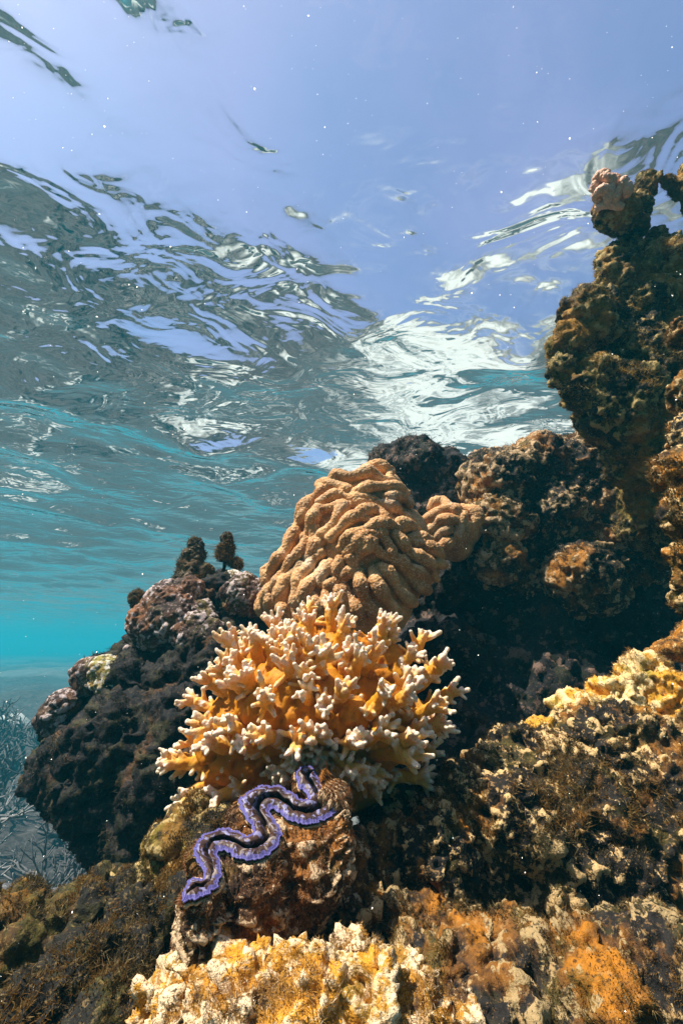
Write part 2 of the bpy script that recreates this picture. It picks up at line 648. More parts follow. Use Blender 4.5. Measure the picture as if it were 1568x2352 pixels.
#@@REEF
# ------------------------------------------------------------------ reef rocks
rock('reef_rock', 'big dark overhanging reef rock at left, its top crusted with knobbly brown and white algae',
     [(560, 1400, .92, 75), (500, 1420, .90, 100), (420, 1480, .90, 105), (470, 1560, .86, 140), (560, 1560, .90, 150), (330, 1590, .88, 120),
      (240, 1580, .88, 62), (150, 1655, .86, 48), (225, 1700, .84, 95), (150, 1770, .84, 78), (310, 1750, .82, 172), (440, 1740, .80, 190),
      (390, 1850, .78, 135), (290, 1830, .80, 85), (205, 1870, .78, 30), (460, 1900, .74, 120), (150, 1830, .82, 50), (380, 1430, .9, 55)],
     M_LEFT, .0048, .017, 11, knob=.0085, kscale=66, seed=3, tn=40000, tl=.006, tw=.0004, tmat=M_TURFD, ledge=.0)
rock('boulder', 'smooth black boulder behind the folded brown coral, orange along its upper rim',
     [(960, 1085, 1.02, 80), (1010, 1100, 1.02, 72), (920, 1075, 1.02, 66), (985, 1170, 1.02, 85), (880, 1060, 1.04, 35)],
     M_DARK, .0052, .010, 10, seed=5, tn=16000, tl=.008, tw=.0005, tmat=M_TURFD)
rock('reef_block', 'wide blocky mossy brown reef rock right of the black boulder',
     [(1150, 1120, .93, 92), (1230, 1085, .93, 85), (1330, 1090, .93, 95), (1400, 1110, .92, 110), (1140, 1200, .90, 78), (1240, 1200, .98, 140),
      (1380, 1240, .98, 150), (1140, 1290, .88, 60), (1190, 1320, 1.0, 120), (1340, 1320, .86, 85), (1480, 1180, .95, 120)],
     M_BLOCK, .0042, .018, 8, seed=8, tn=60000, tl=.008, tw=.0004, tmat=M_TURFD, knob=.004, kscale=70)
rock('cavern_wall', 'rock wall coloured black for deep shade, behind the orange branching coral',
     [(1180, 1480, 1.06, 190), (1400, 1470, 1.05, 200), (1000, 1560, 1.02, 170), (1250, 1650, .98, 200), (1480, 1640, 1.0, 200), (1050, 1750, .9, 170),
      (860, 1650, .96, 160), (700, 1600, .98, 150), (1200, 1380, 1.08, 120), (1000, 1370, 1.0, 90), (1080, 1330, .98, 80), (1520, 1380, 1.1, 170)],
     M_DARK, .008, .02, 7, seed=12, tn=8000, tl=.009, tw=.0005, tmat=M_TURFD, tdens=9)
rock('rock_pillar', 'tall mossy brown rock pillar at right rising almost to the water surface',
     [(1435, 622, .655, 60), (1515, 620, .66, 62), (1470, 690, .665, 62), (1405, 592, .65, 34), (1450, 580, .65, 34), (1540, 700, .68, 70),
      (1345, 728, .65, 62), (1308, 785, .65, 44), (1400, 760, .67, 50), (1430, 830, .70, 75), (1350, 875, .66, 62), (1300, 850, .66, 38), (1375, 700, .655, 36), (1310, 720, .65, 34),
      (1430, 940, .68, 95), (1520, 850, .70, 120), (1480, 1040, .72, 90), (1530, 1000, .74, 110), (1400, 900, .66, 70), (1600, 700, .72, 120), (1530, 1180, .8, 110)],
     M_PILL, .0034, .013, 11, seed=14, knob=.005, kscale=90, tn=130000, tl=.0075, tw=.00034, tmat=M_TURFP, rough=.36)
rock('mossy_boulder', 'small dark mossy boulder capping the tall rock pillar, beneath the little pink folded coral',
     [(1415, 492, .62, 46), (1390, 480, .62, 26), (1480, 440, .63, 24), (1465, 475, .63, 32), (1450, 525, .64, 30), (1505, 550, .66, 24), (1480, 415, .63, 20)],
     M_PILL, .0026, .007, 15, seed=17, knob=.003, kscale=110, tn=30000, tl=.005, tw=.0002)
rock('rock_spur', 'mossy brown rock spur cut by the right edge, level with the pink folded coral',
     [(1595, 410, .60, 40), (1565, 430, .60, 26), (1535, 417, .60, 15), (1610, 455, .60, 36), (1512, 408, .60, 10)],
     M_PILL, .0026, .006, 15, seed=19, knob=.003, kscale=110, tn=22000, tl=.005, tw=.0002)
rock('rock_column', 'rough sunlit orange and grey rock column at the right edge, nearest the camera',
     [(1575, 760, .50, 40), (1590, 900, .48, 50), (1570, 1080, .46, 58), (1530, 1100, .46, 34), (1590, 1180, .45, 60), (1575, 1280, .44, 42), (1595, 1360, .44, 45), (1610, 1000, .46, 60)],
     M_MAIN, .0026, .010, 15, seed=23, knob=.003, kscale=100, tn=30000, tl=.006, tw=.00035)
rock('rock_shelf', 'narrow brown shelf of rock jutting in at the right edge below the orange column',
     [(1560, 1490, .62, 45, (1.3, 1, .6)), (1620, 1480, .62, 70), (1510, 1500, .62, 22, (1.4, 1, .5))],
     M_MAIN, .003, .006, 15, seed=25, tn=5000, tl=.006, tw=.0004)
rock('reef_slope', 'large dark rubbly reef slope at lower right, speckled olive and orange',
     [(1180, 1710, .57, 45), (1130, 1770, .55, 60), (1560, 1700, .66, 120), (1420, 1700, .65, 90),
      (1400, 1760, .58, 140), (1250, 1800, .56, 110), (1520, 1850, .55, 160), (1350, 1900, .52, 140), (1180, 1900, .50, 110), (1060, 1850, .52, 80),
      (1450, 2020, .50, 130), (1280, 2000, .50, 110), (1010, 1960, .48, 90), (1150, 2040, .52, 120), (930, 1850, .56, 90), (835, 2115, .445, 60), (800, 2160, .42, 50), (900, 2000, .50, 90), (1600, 2000, .5, 150)],
     M_MAIN, .0030, .015, 12, seed=29, knob=.004, kscale=95, tn=190000, tl=.0062, tw=.00022)
rock('crest_rock', 'crusted rock with sunlight painted on in yellow and white, on the crest of the lower right slope',
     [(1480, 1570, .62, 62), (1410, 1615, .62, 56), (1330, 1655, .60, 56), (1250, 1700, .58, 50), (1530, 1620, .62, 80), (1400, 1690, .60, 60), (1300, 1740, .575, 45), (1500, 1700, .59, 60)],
     M_CREST_SUNPAINT, .0028, .015, 13, seed=30, knob=.004, kscale=95, tn=50000, tl=.006, tw=.0002, tmat=M_TURFB)
rock('reef_ledge', 'grey and olive rock ledge along the bottom right corner',
     [(1500, 2240, .36, 130), (1350, 2250, .36, 110), (1180, 2190, .38, 80), (1070, 2150, .39, 70), (1220, 2290, .36, 110), (1050, 2260, .36, 100), (1600, 2330, .34, 150), (1400, 2370, .33, 130), (1150, 2390, .33, 110),
      (960, 2180, .38, 60), (1290, 2180, .385, 45), (990, 2110, .44, 55), (930, 2110, .43, 50)],
     M_LEDGE, .0024, .011, 15, seed=33, knob=.002, kscale=110, tn=70000, tl=.0042, tw=.00019)
rock('sun_painted_rock', 'orange rock with bright sunlight painted on in white, at the bottom centre, below the giant clam',
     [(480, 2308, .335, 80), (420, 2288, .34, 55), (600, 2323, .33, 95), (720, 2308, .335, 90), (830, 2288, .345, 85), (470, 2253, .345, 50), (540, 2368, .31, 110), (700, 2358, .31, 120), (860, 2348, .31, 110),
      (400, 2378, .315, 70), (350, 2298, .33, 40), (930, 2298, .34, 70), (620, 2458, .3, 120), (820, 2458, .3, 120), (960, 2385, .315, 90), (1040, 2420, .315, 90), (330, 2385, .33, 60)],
     M_SUNPAINT, .0018, .0150, 15, seed=37, knob=.0009, kscale=120, tn=45000, tl=.0026, tw=.0002, tmat=M_TURFB, ledge=.5)
rock('reef_terrace', 'low olive and orange rock terrace in the bottom left corner',
     [(60, 2075, .48, 50), (150, 2068, .48, 42), (240, 2062, .48, 42), (330, 2060, .47, 60), (20, 2130, .44, 70), (170, 2150, .43, 90), (300, 2160, .42, 80), (40, 2240, .39, 80), (180, 2260, .38, 100),
      (300, 2260, .39, 75), (60, 2360, .35, 90), (220, 2370, .35, 90), (330, 2350, .36, 60), (-60, 2200, .4, 110), (400, 2120, .42, 60)],
     M_TERR, .0028, .013, 13, seed=41, knob=.003, kscale=100, tn=80000, tl=.0055, tw=.0002, ledge=.3)
rock('mossy_mound', 'soft olive green mossy mound left of the giant clam, below the black overhang',
     [(440, 1890, .47, 58), (400, 1950, .46, 66), (350, 2020, .46, 48), (470, 1970, .45, 55), (430, 2050, .44, 70), (500, 1900, .46, 45), (380, 2090, .44, 50), (270, 2020, .48, 26)],
     M_PILL, .0026, .009, 13, seed=43, tn=60000, tl=.0055, tw=.0002)


# ------------------------------------------------------------------ coral heads and weed on the dark rock
M_KNOB_W = rock_mat('weed_frond', (.015, .012, .007), (.12, .06, .015), (.07, .06, .012), (.20, .15, .10), .3, .5, off=31)


def weed(label, pts, stem=None, seed=0):
    V, Fc = blobs_mesh([(at(a, b, c), r * pxs(a, b, c)) for a, b, c, r in pts], .3, seed)
    me = remesh(V, Fc, .0017, 1)
    displaced(me, .003, 40, .0042, 150, seed, .2)
    co = get_co(me)
    base = at(*stem[0]) if stem else np.array([co[:, 0].mean(), co[:, 1].mean(), co[:, 2].min()])
    root = tag(empty('seaweed', base), label, 'seaweed', 'tufted seaweeds on the dark reef rock')
    link('frond', me, M_KNOB_W, root)
    tm = turf(me, 6000, .0085, .0006, seed, mask_bias=.4)
    link('leaf_tuft', tm, M_TURF, root)
    if stem:
        P = [at(*s) for s in stem]
        Vt, Ft_ = tube(P, [.0035] * len(P), 7)
        link('stem', mesh_from(Vt, Ft_), M_LEFT, root)


weed('tallest cone shaped seaweed standing on top of the dark left rock', [(450, 1254, .88, 18), (445, 1278, .88, 25), (440, 1304, .88, 29), (436, 1335, .88, 35), (470, 1325, .88, 28), (415, 1345, .88, 18), (482, 1350, .88, 18)], seed=51)
weed('upright seaweed on a thin bent stem with a small ball at its side', [(521, 1238, .88, 14), (519, 1256, .88, 17), (517, 1274, .88, 15), (543, 1294, .88, 12), (532, 1290, .88, 7)],
     [(500, 1358, .885), (507, 1330, .88), (515, 1305, .88), (518, 1280, .88)], seed=53)
weed('small stubby seaweed leaning out from the left edge of the dark rock', [(313, 1372, .88, 15), (317, 1388, .88, 16), (322, 1403, .88, 14)],
     [(352, 1440, .88), (342, 1425, .88), (330, 1410, .88), (323, 1400, .88)], seed=55)


def head(label, px, py, Y, r, seed, mat=None):
    Y -= .028; r *= 1.12
    bl = [(at(px, py, Y), r * .8 * pxs(px, py, Y))]
    rs = np.random.default_rng(seed)
    for k in range(7):
        a = rs.random() * 6.28
        bl.append((at(px + r * .6 * math.cos(a), py + r * .42 * math.sin(a), Y - .01 * rs.random()), r * (.35 + .25 * rs.random()) * pxs(px, py, Y)))
    V, Fc = blobs_mesh(bl, .2, seed)
    me = remesh(V, Fc, .0022, 1)
    displaced(me, .003, 22, .0065, 95, seed, .2)
    o = link('knobbly_coral', me, mat or M_KNOB)
    co = get_co(me)
    recentre(o, np.array([co[:, 0].mean(), co[:, 1].mean(), co[:, 2].min()]))
    tag(o, label, 'coral', 'knobbly corals on the dark left rock')


M_KNOB = rock_mat('knobbly_coral', (.035, .020, .014), (.26, .10, .03), (.12, .10, .02), (.52, .42, .38), .45, .6, off=2)
M_KNOBO = rock_mat('knobbly_coral_yellow', (.08, .05, .02), (.50, .26, .03), (.25, .24, .05), (.65, .60, .50), .65, .7, off=6)
head('brown knobbly coral with white tips, below the small stubby seaweed', 400, 1425, .86, 78, 61)
head('brown knobbly coral on top of the dark rock, under the cone shaped seaweed', 420, 1372, .87, 48, 62)
head('white tipped knobbly coral at the right end of the dark rock top', 560, 1368, .87, 52, 63)
head('yellow green lumpy coral between the stalked seaweed and the folded coral', 548, 1352, .90, 36, 64, M_KNOBO)
head('grey knobbly coral on the middle step of the dark rock', 205, 1550, .85, 40, 65)
head('yellow and white crusted coral right of the grey knobbly one', 262, 1555, .84, 48, 66, M_KNOBO)
head('reddish knobbly coral on the lowest left step of the dark rock', 135, 1640, .84, 46, 67)
head('small round brown coral bump on the edge of the dark rock between two steps', 298, 1498, .86, 14, 68)
head('orange brown knobbly coral just left of the branching coral tips', 455, 1465, .83, 50, 69)


# ------------------------------------------------------------------ folded leather coral
def coral_mat(name, a, b_, pale, bump=260, spec=.2):
    m, t, o = new_mat(name)
    g = N(t, 'NewGeometry')
    n1 = noise_n(t, g.outputs['Position'], 16, 4, .65, .3)
    n2 = noise_n(t, g.outputs['Position'], 420, 2, .6)
    c = mixc(t, ramp(t, n1, [(.38, (0,)), (.62, (1,))]).outputs[0], a, b_)
    h = N(t, 'Attribute', attribute_name='h')
    c = mixc(t, ramp(t, h.outputs['Fac'], [(.3, (0,)), (1, (.75,))]).outputs[0], c, pale)
    c = mixc(t, ramp(t, n2, [(.5, (0,)), (.64, (.5,))]).outputs[0], c, pale)
    n3 = noise_n(t, g.outputs['Position'], 15, 5, .7, 1.0)
    c = mixc(t, ramp(t, n3, [(.54, (0,)), (.66, (.5,))]).outputs[0], c, (.26, .20, .10))
    b = N(t, 'BsdfPrincipled', Roughness=.7)
    b.inputs['Specular IOR Level'].default_value = spec
    t.links.new(c, b.inputs['Base Color'])
    b.inputs['Subsurface Weight'].default_value = .15
    b.inputs['Subsurface Radius'].default_value = (.006, .003, .001)
    b.inputs['Subsurface Scale'].default_value = 1.0
    bp = N(t, 'Bump', Strength=.8, Distance=.0015)
    vo = N(t, 'TexVoronoi', Scale=bump)
    t.links.new(g.outputs['Position'], vo.inputs['Vector'])
    inv = N(t, 'Math', operation='SUBTRACT'); inv.inputs[0].default_value = 1
    t.links.new(vo.outputs['Distance'], inv.inputs[1])
    t.links.new(inv.outputs[0], bp.inputs['Height'])
    t.links.new(bp.outputs[0], b.inputs['Normal'])
    t.links.new(b.outputs[0], o.inputs['Surface'])
    return m


M_LEATHER = coral_mat('leather_coral', (.38, .16, .038), (.70, .38, .14), (.92, .72, .50))


def folded(name, label, centre, dome, lines, Y, vox, rpx, seed, cat='coral'):
    """dome: list of blobs; lines: polylines in view pixels laid on the dome as thick rolls"""
    bl = [(at(a, b, c), r * pxs(a, b, c) * np.array(s)) for a, b, c, r, s in dome]
    V, Fc = blobs_mesh(bl, .04, seed)
    core = remesh(V, Fc, vox * 2.2, 4)
    from mathutils.bvhtree import BVHTree
    cV = get_co(core)
    tris = [tuple(p.vertices) for p in core.polygons]
    bvh = BVHTree.FromPolygons([Vector(v) for v in cV], tris)
    parts = [(cV, np.array([[p.vertices[0], p.vertices[i], p.vertices[i + 1]] for p in core.polygons for i in range(1, len(p.vertices) - 1)]))]
    rs = np.random.default_rng(seed)
    for ln in lines:
        ln = np.array(ln, float)
        seg = np.hypot(*np.diff(ln, axis=0).T)
        s = np.concatenate([[0], np.cumsum(seg)])
        k = max(5, int(s[-1] / 7))
        u = np.linspace(0, s[-1], k)
        X = np.interp(u, s, ln[:, 0]); Yp = np.interp(u, s, ln[:, 1])
        for _ in range(2):
            X[1:-1] = (X[:-2] + 2 * X[1:-1] + X[2:]) / 4; Yp[1:-1] = (Yp[:-2] + 2 * Yp[1:-1] + Yp[2:]) / 4
        ph = rs.random() * 6
        X += 2.6 * np.sin(u / 17 + ph); Yp += 2.6 * np.cos(u / 14 + ph)
        pts, rad = [], []
        for q in range(k):
            d = Vector(at(X[q], Yp[q], 1.0)).normalized()
            hit = bvh.ray_cast(Vector((0, 0, 0)), d)
            if hit[0] is None:
                near = bvh.find_nearest(Vector(at(X[q], Yp[q], Y)))
                hit = near
            tt = u[q] / max(s[-1], 1)
            r = rpx * pxs(X[q], Yp[q], Y) * (1.0 + .22 * math.sin(u[q] / 11 + ph * 2)) * (.72 + .5 * math.sin(math.pi * (.12 + .80 * tt))) * (.85 + .3 * rs.random() * .3)
            pts.append(np.array(hit[0]) + np.array(hit[1]) * r * 1.05)
            rad.append(r)
        parts.append(tube(pts, rad, 12))
    V, Fc = joined(parts)
    me = remesh(V, Fc, vox, 2)
    co, no = get_co(me), get_no(me)
    # stubby polyps roughen the surface
    d = fbm(co, 60, 2, seed) * .0012 + (1 - np.clip(worley(co, 240, seed), 0, 1)) * .0017
    me.vertices.foreach_set('co', (co + no * d[:, None]).astype(np.float32).ravel())
    me.update()
    attr(me, 'h', fbm(co, 22, 3, seed + 2) * 1.2)
    me.polygons.foreach_set('use_smooth', np.full(len(me.polygons), True))
    co = get_co(me)
    base = np.array([co[:, 0].mean(), co[:, 1].mean(), co[:, 2].min()])
    o = link(name, me, M_LEATHER)
    recentre(o, base)
    tag(o, label, cat)
    return o


# rolls read off the photo (region 1000..2000 x 1700..2500 of the full picture, scaled to the view)
def q(*pts):
    return [(574 + x * .3662, 976 + y * .3662) for x, y in pts]


L1 = [q((420, 390), (520, 330), (640, 350), (760, 330), (880, 370)), q((700, 300), (800, 290), (900, 300)),
      q((390, 440), (470, 400), (580, 400), (640, 420)), q((630, 440), (720, 420), (800, 410), (900, 400), (980, 440)),
      q((430, 500), (500, 480), (600, 470), (700, 470), (780, 480)), q((820, 470), (900, 460), (960, 490), (1000, 520)),
      q((620, 530), (700, 510), (800, 500), (890, 540), (920, 560)), q((440, 560), (480, 540), (560, 520), (590, 560), (540, 640), (500, 690), (450, 700)),
      q((640, 600), (720, 570), (800, 560), (850, 600)), q((520, 740), (560, 670), (620, 620), (700, 600), (770, 620)),
      q((560, 790), (620, 730), (690, 680), (780, 650), (870, 640), (960, 660)), q((600, 800), (660, 750), (740, 700), (840, 680)),
      q((940, 590), (1000, 630), (1050, 690)), q((900, 620), (960, 650), (1010, 700), (1060, 720)),
      q((1000, 760), (1080, 770), (1160, 800), (1210, 850)), q((960, 720), (1040, 740), (1120, 730)), q((990, 820), (1060, 850), (1130, 860), (1200, 880)),
      q((880, 690), (930, 750), (980, 800), (1050, 870), (1120, 900), (1160, 950)),
      q((780, 780), (860, 830), (940, 880), (1000, 950), (1060, 1010), (1120, 1050)), q((900, 830), (980, 900), (1040, 940), (1100, 980)),
      q((790, 880), (850, 960), (900, 1020), (960, 1080), (1010, 1120)), q((740, 890), (770, 960), (820, 1050), (870, 1130), (900, 1180)),
      q((700, 900), (690, 980), (700, 1060), (760, 1130), (800, 1200)), q((660, 760), (720, 740), (780, 770)), q((640, 820), (680, 900), (620, 950), (590, 1010)),
      q((820, 700), (860, 760), (850, 830)), q((780, 720), (700, 780), (660, 860)), q((570, 830), (580, 900), (540, 980), (470, 1040)),
      q((520, 850), (500, 920), (450, 960), (440, 1020)), q((600, 1020), (640, 1080), (680, 1150), (700, 1230)), q((540, 1040), (560, 1110), (600, 1180)), q((470, 1060), (480, 1130), (520, 1200)),
      q((400, 460), (370, 540), (330, 620)), q((440, 520), (410, 600), (370, 690)), q((330, 600), (300, 700), (250, 780)), q((380, 700), (340, 780), (290, 850)),
      q((430, 640), (410, 720), (400, 800), (350, 860)), q((300, 700), (250, 790), (200, 850)), q((480, 790), (420, 830), (370, 900), (330, 980)),
      q((240, 800), (190, 870), (150, 930), (110, 1000)), q((290, 850), (230, 920), (190, 1000), (150, 1080)), q((330, 870), (280, 950), (240, 1030), (210, 1120)),
      q((150, 900), (110, 990), (90, 1080)), q((200, 960), (150, 1050), (120, 1140)), q((260, 1000), (220, 1080), (190, 1160)), q((390, 900), (340, 970), (300, 1050), (280, 1140)),
      q((430, 940), (390, 1010), (350, 1090), (340, 1170)), q((110, 1040), (100, 1120), (110, 1190)), q((170, 1080), (150, 1150), (160, 1210)), q((400, 1060), (410, 1130), (440, 1200)),
      q((320, 600), (350, 560), (380, 500)), q((490, 700), (450, 760), (400, 760)), q((220, 1130), (230, 1200), (260, 1260))]
folded('leather_coral', 'large sandy brown folded coral mound with finger thick rolls, above the orange branching coral', None,
       [(825, 1185, .80, 100, (1, 1, 1)), (775, 1240, .79, 108, (1, 1, 1)), (720, 1320, .78, 100, (1, 1, 1)), (830, 1280, .77, 120, (1, 1, 1)), (890, 1310, .77, 92, (1, 1, 1)), (740, 1400, .76, 110, (1, 1, 1)), (850, 1370, .75, 100, (1, 1, 1)), (860, 1150, .83, 75, (1, 1, 1)), (900, 1240, .82, 85, (1, 1, 1)), (680, 1380, .78, 72, (1, 1, 1)), (940, 1290, .79, 70, (1, 1, 1))],
       L1, .74, .0016, 12.2, 71)
L2 = [q((1140, 560), (1180, 530), (1250, 500), (1310, 510)), q((1110, 620), (1180, 570), (1260, 540), (1300, 560)), q((1120, 690), (1160, 640), (1220, 600), (1290, 600)),
      q((1320, 530), (1380, 560), (1400, 620), (1370, 680)), q((1310, 570), (1300, 640), (1290, 700), (1320, 740)), q((1150, 720), (1200, 680), (1260, 650)), q((1170, 760), (1230, 730), (1280, 740)), q((1350, 620), (1340, 690), (1290, 760))]
folded('leather_coral', 'smaller brown folded coral tucked between the black boulder and the mossy block', None,
       [(1025, 1215, .88, 52, (1, 1, 1)), (1060, 1215, .88, 44, (1, 1, 1)), (1010, 1240, .88, 45, (1, 1, 1)), (1045, 1250, .88, 40, (1, 1, 1))],
       L2, .84, .002, 12, 73)
L3 = [[(1362, 440), (1375, 420), (1395, 410), (1410, 420)], [(1365, 455), (1385, 435), (1400, 440)], [(1410, 415), (1400, 440), (1395, 465)], [(1425, 420), (1415, 445), (1410, 470)], [(1378, 470), (1390, 460), (1405, 460), (1420, 470)], [(1430, 430), (1435, 450)], [(1370, 430), (1382, 412), (1400, 405)]]
folded('brain_coral', 'little pink and orange folded coral at the top left of the tall rock pillar', None,
       [(1398, 438, .59, 32, (1, 1, 1)), (1410, 450, .59, 28, (1, 1, 1)), (1380, 445, .59, 20, (1, 1, 1))], L3, .565, .0010, 9, 75).data.materials[0] = coral_mat('brain_coral', (.66, .34, .20), (.82, .52, .36), (.92, .76, .64))
# ------------------------------------------------------------------ orange branching coral
def bc_mat():
    m, t, o = new_mat('branching_coral')
    g = N(t, 'NewGeometry')
    a = N(t, 'Attribute', attribute_name='tip')
    n1 = noise_n(t, g.outputs['Position'], 45, 3, .6)
    ad = N(t, 'Math', operation='MULTIPLY_ADD'); ad.inputs[1].default_value = .5
    t.links.new(n1, ad.inputs[0]); t.links.new(a.outputs['Fac'], ad.inputs[2])
    r = ramp(t, ad.outputs[0], [(.28, (.50, .18, .003)), (.62, (.68, .31, .018)), (.86, (.76, .44, .12)), (1.0, (.80, .64, .48))])
    vo = N(t, 'TexVoronoi', Scale=330)
    t.links.new(g.outputs['Position'], vo.inputs['Vector'])
    dots = ramp(t, vo.outputs['Distance'], [(.14, (1,)), (.30, (0,))]).outputs[0]
    sc_ = N(t, 'Math', operation='MULTIPLY'); sc_.inputs[1].default_value = .55
    t.links.new(dots, sc_.inputs[0])
    c = mixc(t, sc_.outputs[0], r.outputs[0], (.30, .09, .01))
    b = N(t, 'BsdfPrincipled', Roughness=.6)
    b.inputs['Specular IOR Level'].default_value = .2
    b.inputs['Subsurface Weight'].default_value = .3
    b.inputs['Subsurface Radius'].default_value = (.010, .005, .002)
    b.inputs['Subsurface Scale'].default_value = 1.0
    t.links.new(c, b.inputs['Base Color'])
    bp = N(t, 'Bump', Strength=.6, Distance=.0012)
    n2 = noise_n(t, g.outputs['Position'], 240, 3, .6)
    t.links.new(n2, bp.inputs['Height'])
    t.links.new(bp.outputs[0], b.inputs['Normal'])
    t.links.new(b.outputs[0], o.inputs['Surface'])
    return m


M_BC = bc_mat()
SIL = [(355, 1720), (385, 1650), (425, 1600), (440, 1560), (470, 1490), (515, 1430), (590, 1395), (640, 1400), (700, 1365), (790, 1365), (860, 1400), (925, 1408), (990, 1450), (1040, 1485),
       (1070, 1530), (1068, 1575), (1055, 1640), (1030, 1700), (1000, 1755), (930, 1775), (800, 1760), (700, 1765), (600, 1790), (520, 1830), (435, 1855), (370, 1800)]
CC = (715, 1630)
CY = .53


def branching():
    base = at(720, 1800, CY + .03)
    root = tag(empty('branching_coral', base), 'big orange branching coral with pale finger tips, in the middle above the giant clam', 'coral')
    ang = np.array([math.atan2(CC[1] - y, x - CC[0]) for x, y in SIL])
    rad = np.array([math.hypot(x - CC[0], y - CC[1]) for x, y in SIL])
    o_ = np.argsort(ang); ang, rad = ang[o_], rad[o_]

    def Rt(th):
        th = (th + math.pi) % (2 * math.pi) - math.pi
        return np.interp(th, np.concatenate([ang - 2 * np.pi, ang, ang + 2 * np.pi]), np.tile(rad, 3))
    rs = np.random.default_rng(81)
    pix = pxs(*CC, CY)
    C0 = at(*CC, CY)
    ex = np.array([1, 0, 0.]); view = C0 / np.linalg.norm(C0)
    ey = np.cross(ex, view); ey /= np.linalg.norm(ey)
    if ey[2] < 0: ey = -ey
    D = .105
    # inner body
    bl = []
    for k in range(16):
        th = k / 16 * 2 * np.pi; rr = Rt(th) * .42
        bl.append((C0 + (ex * math.cos(th) + ey * math.sin(th)) * rr * pix - view * .005, Rt(th) * .26 * pix * np.array([1, .8, 1])))
    bl.append((C0 - view * .02, np.array([.085, .05, .055])))
    bl.append((at(720, 1790, CY + .02), np.array([.09, .05, .035])))
    V, Fc = blobs_mesh(bl, .2, 83)
    me = remesh(V, Fc, .0026, 2)
    displaced(me, .007, 22, .004, 90, 83, .2)
    co = get_co(me)
    attr(me, 'tip', np.full(len(co), .05) + fbm(co, 30, 2, 3) * .3)
    link('colony_body', me, M_BC, root)
    n = 98
    for i in range(n):
        # even spread over the front dome
        ph = math.asin(max(-.12, min(1, 1 - (i + .5) / n * 1.10)))
        th = i * 2.39996 + rs.normal(0, .12)
        cosp = math.cos(ph)
        radial = ex * math.cos(th) + ey * math.sin(th)
        tip = C0 + radial * Rt(th) * pix * cosp * (.86 + .18 * rs.random()) - view * D * math.sin(ph) + rs.normal(0, .004, 3)
        out_ = radial * cosp - view * math.sin(ph) * .9 + np.array([0, 0, .32])
        out_ /= np.linalg.norm(out_)
        L = .062 + .02 * rs.random()
        root_p = tip - out_ * L - view * (-.004)
        parts, segs = [], []

        def add(p0, p1, r0, r1, t0, t1, bend):
            ts = np.linspace(0, 1, 7)
            P = p0 + (p1 - p0) * ts[:, None] + bend * (4 * ts * (1 - ts))[:, None]
            rr_ = r0 + (r1 - r0) * ts
            rr_ = rr_ * (1 + .10 * np.sin(ts * 9 + rs.random() * 6))
            parts.append(tube(P, rr_, 9))
            for a_, b__, k_ in zip(P[:-1], P[1:], range(6)):
                segs.append((a_, b__, t0 + (t1 - t0) * k_ / 6, t0 + (t1 - t0) * (k_ + 1) / 6))
            return P
        r0 = .0070 + .0022 * rs.random()
        fork = tip - out_ * (.018 + .008 * rs.random())
        Pm = add(root_p, fork, r0, r0 * .80, .0, .5, rs.normal(0, .003, 3))
        side = np.cross(out_, rs.normal(0, 1, 3)); side /= np.linalg.norm(side)
        side2 = np.cross(out_, side)
        nf = int(rs.integers(4, 7))
        a0 = rs.random() * 6
        for f in range(nf):
            aa = a0 + f * 2 * np.pi / nf + rs.normal(0, .3)
            spread = .45 + .35 * rs.random()
            dv = out_ + (side * math.cos(aa) + side2 * math.sin(aa)) * spread + np.array([0, 0, .15])
            dv /= np.linalg.norm(dv)
            Lf = .010 + .016 * rs.random()
            end = fork + dv * Lf
            Pf = add(fork - dv * .003, end, r0 * .52, .0018 + .0008 * rs.random(), .5, 1.0, (side * math.cos(aa) + side2 * math.sin(aa)) * .001)
            for _k in range(2):
                d3 = dv + rs.normal(0, .55, 3); d3 /= np.linalg.norm(d3)
                add(Pf[3], Pf[3] + d3 * (.006 + .006 * rs.random()), .0027, .0016, .72, 1.0, 0 * d3)
        for f in range(int(rs.integers(8, 13))):
            kk = int(rs.integers(1, 6))
            d3 = out_ * .5 + rs.normal(0, .7, 3) + np.array([0, 0, .2]); d3 /= np.linalg.norm(d3)
            add(Pm[kk], Pm[kk] + d3 * (.012 + .012 * rs.random()), .0040, .0019, .3, .97, 0 * d3)
        V, Fc = joined(parts)
        me = remesh(V, Fc, .0010, 1)
        co, no = get_co(me), get_no(me)
        A = np.array([s[0] for s in segs]); B = np.array([s[1] for s in segs]); ta = np.array([s[2] for s in segs]); tb = np.array([s[3] for s in segs])
        AB = B - A
        best = np.full(len(co), 9.); tv = np.zeros(len(co))
        for k in range(len(A)):
            u = np.clip(((co - A[k]) @ AB[k]) / (AB[k] @ AB[k] + 1e-12), 0, 1)
            d = np.linalg.norm(co - (A[k] + u[:, None] * AB[k]), axis=1)
            m_ = d < best
            best[m_] = d[m_]; tv[m_] = (ta[k] + (tb[k] - ta[k]) * u)[m_]
        d = fbm(co, 150, 2, 7) * .0013
        me.vertices.foreach_set('co', (co + no * d[:, None]).astype(np.float32).ravel())
        me.update()
        attr(me, 'tip', tv * .78)
        me.polygons.foreach_set('use_smooth', np.full(len(me.polygons), True))
        link('branch', me, M_BC, root)


branching()

# ------------------------------------------------------------------ giant clam
def rq(*pts):
    """points of the enlarged photo region 600..1500 x 2950..4096 -> view pixels"""
    return np.array([(344.5 + x * .3296, 1693.8 + y * .3296) for x, y in pts])


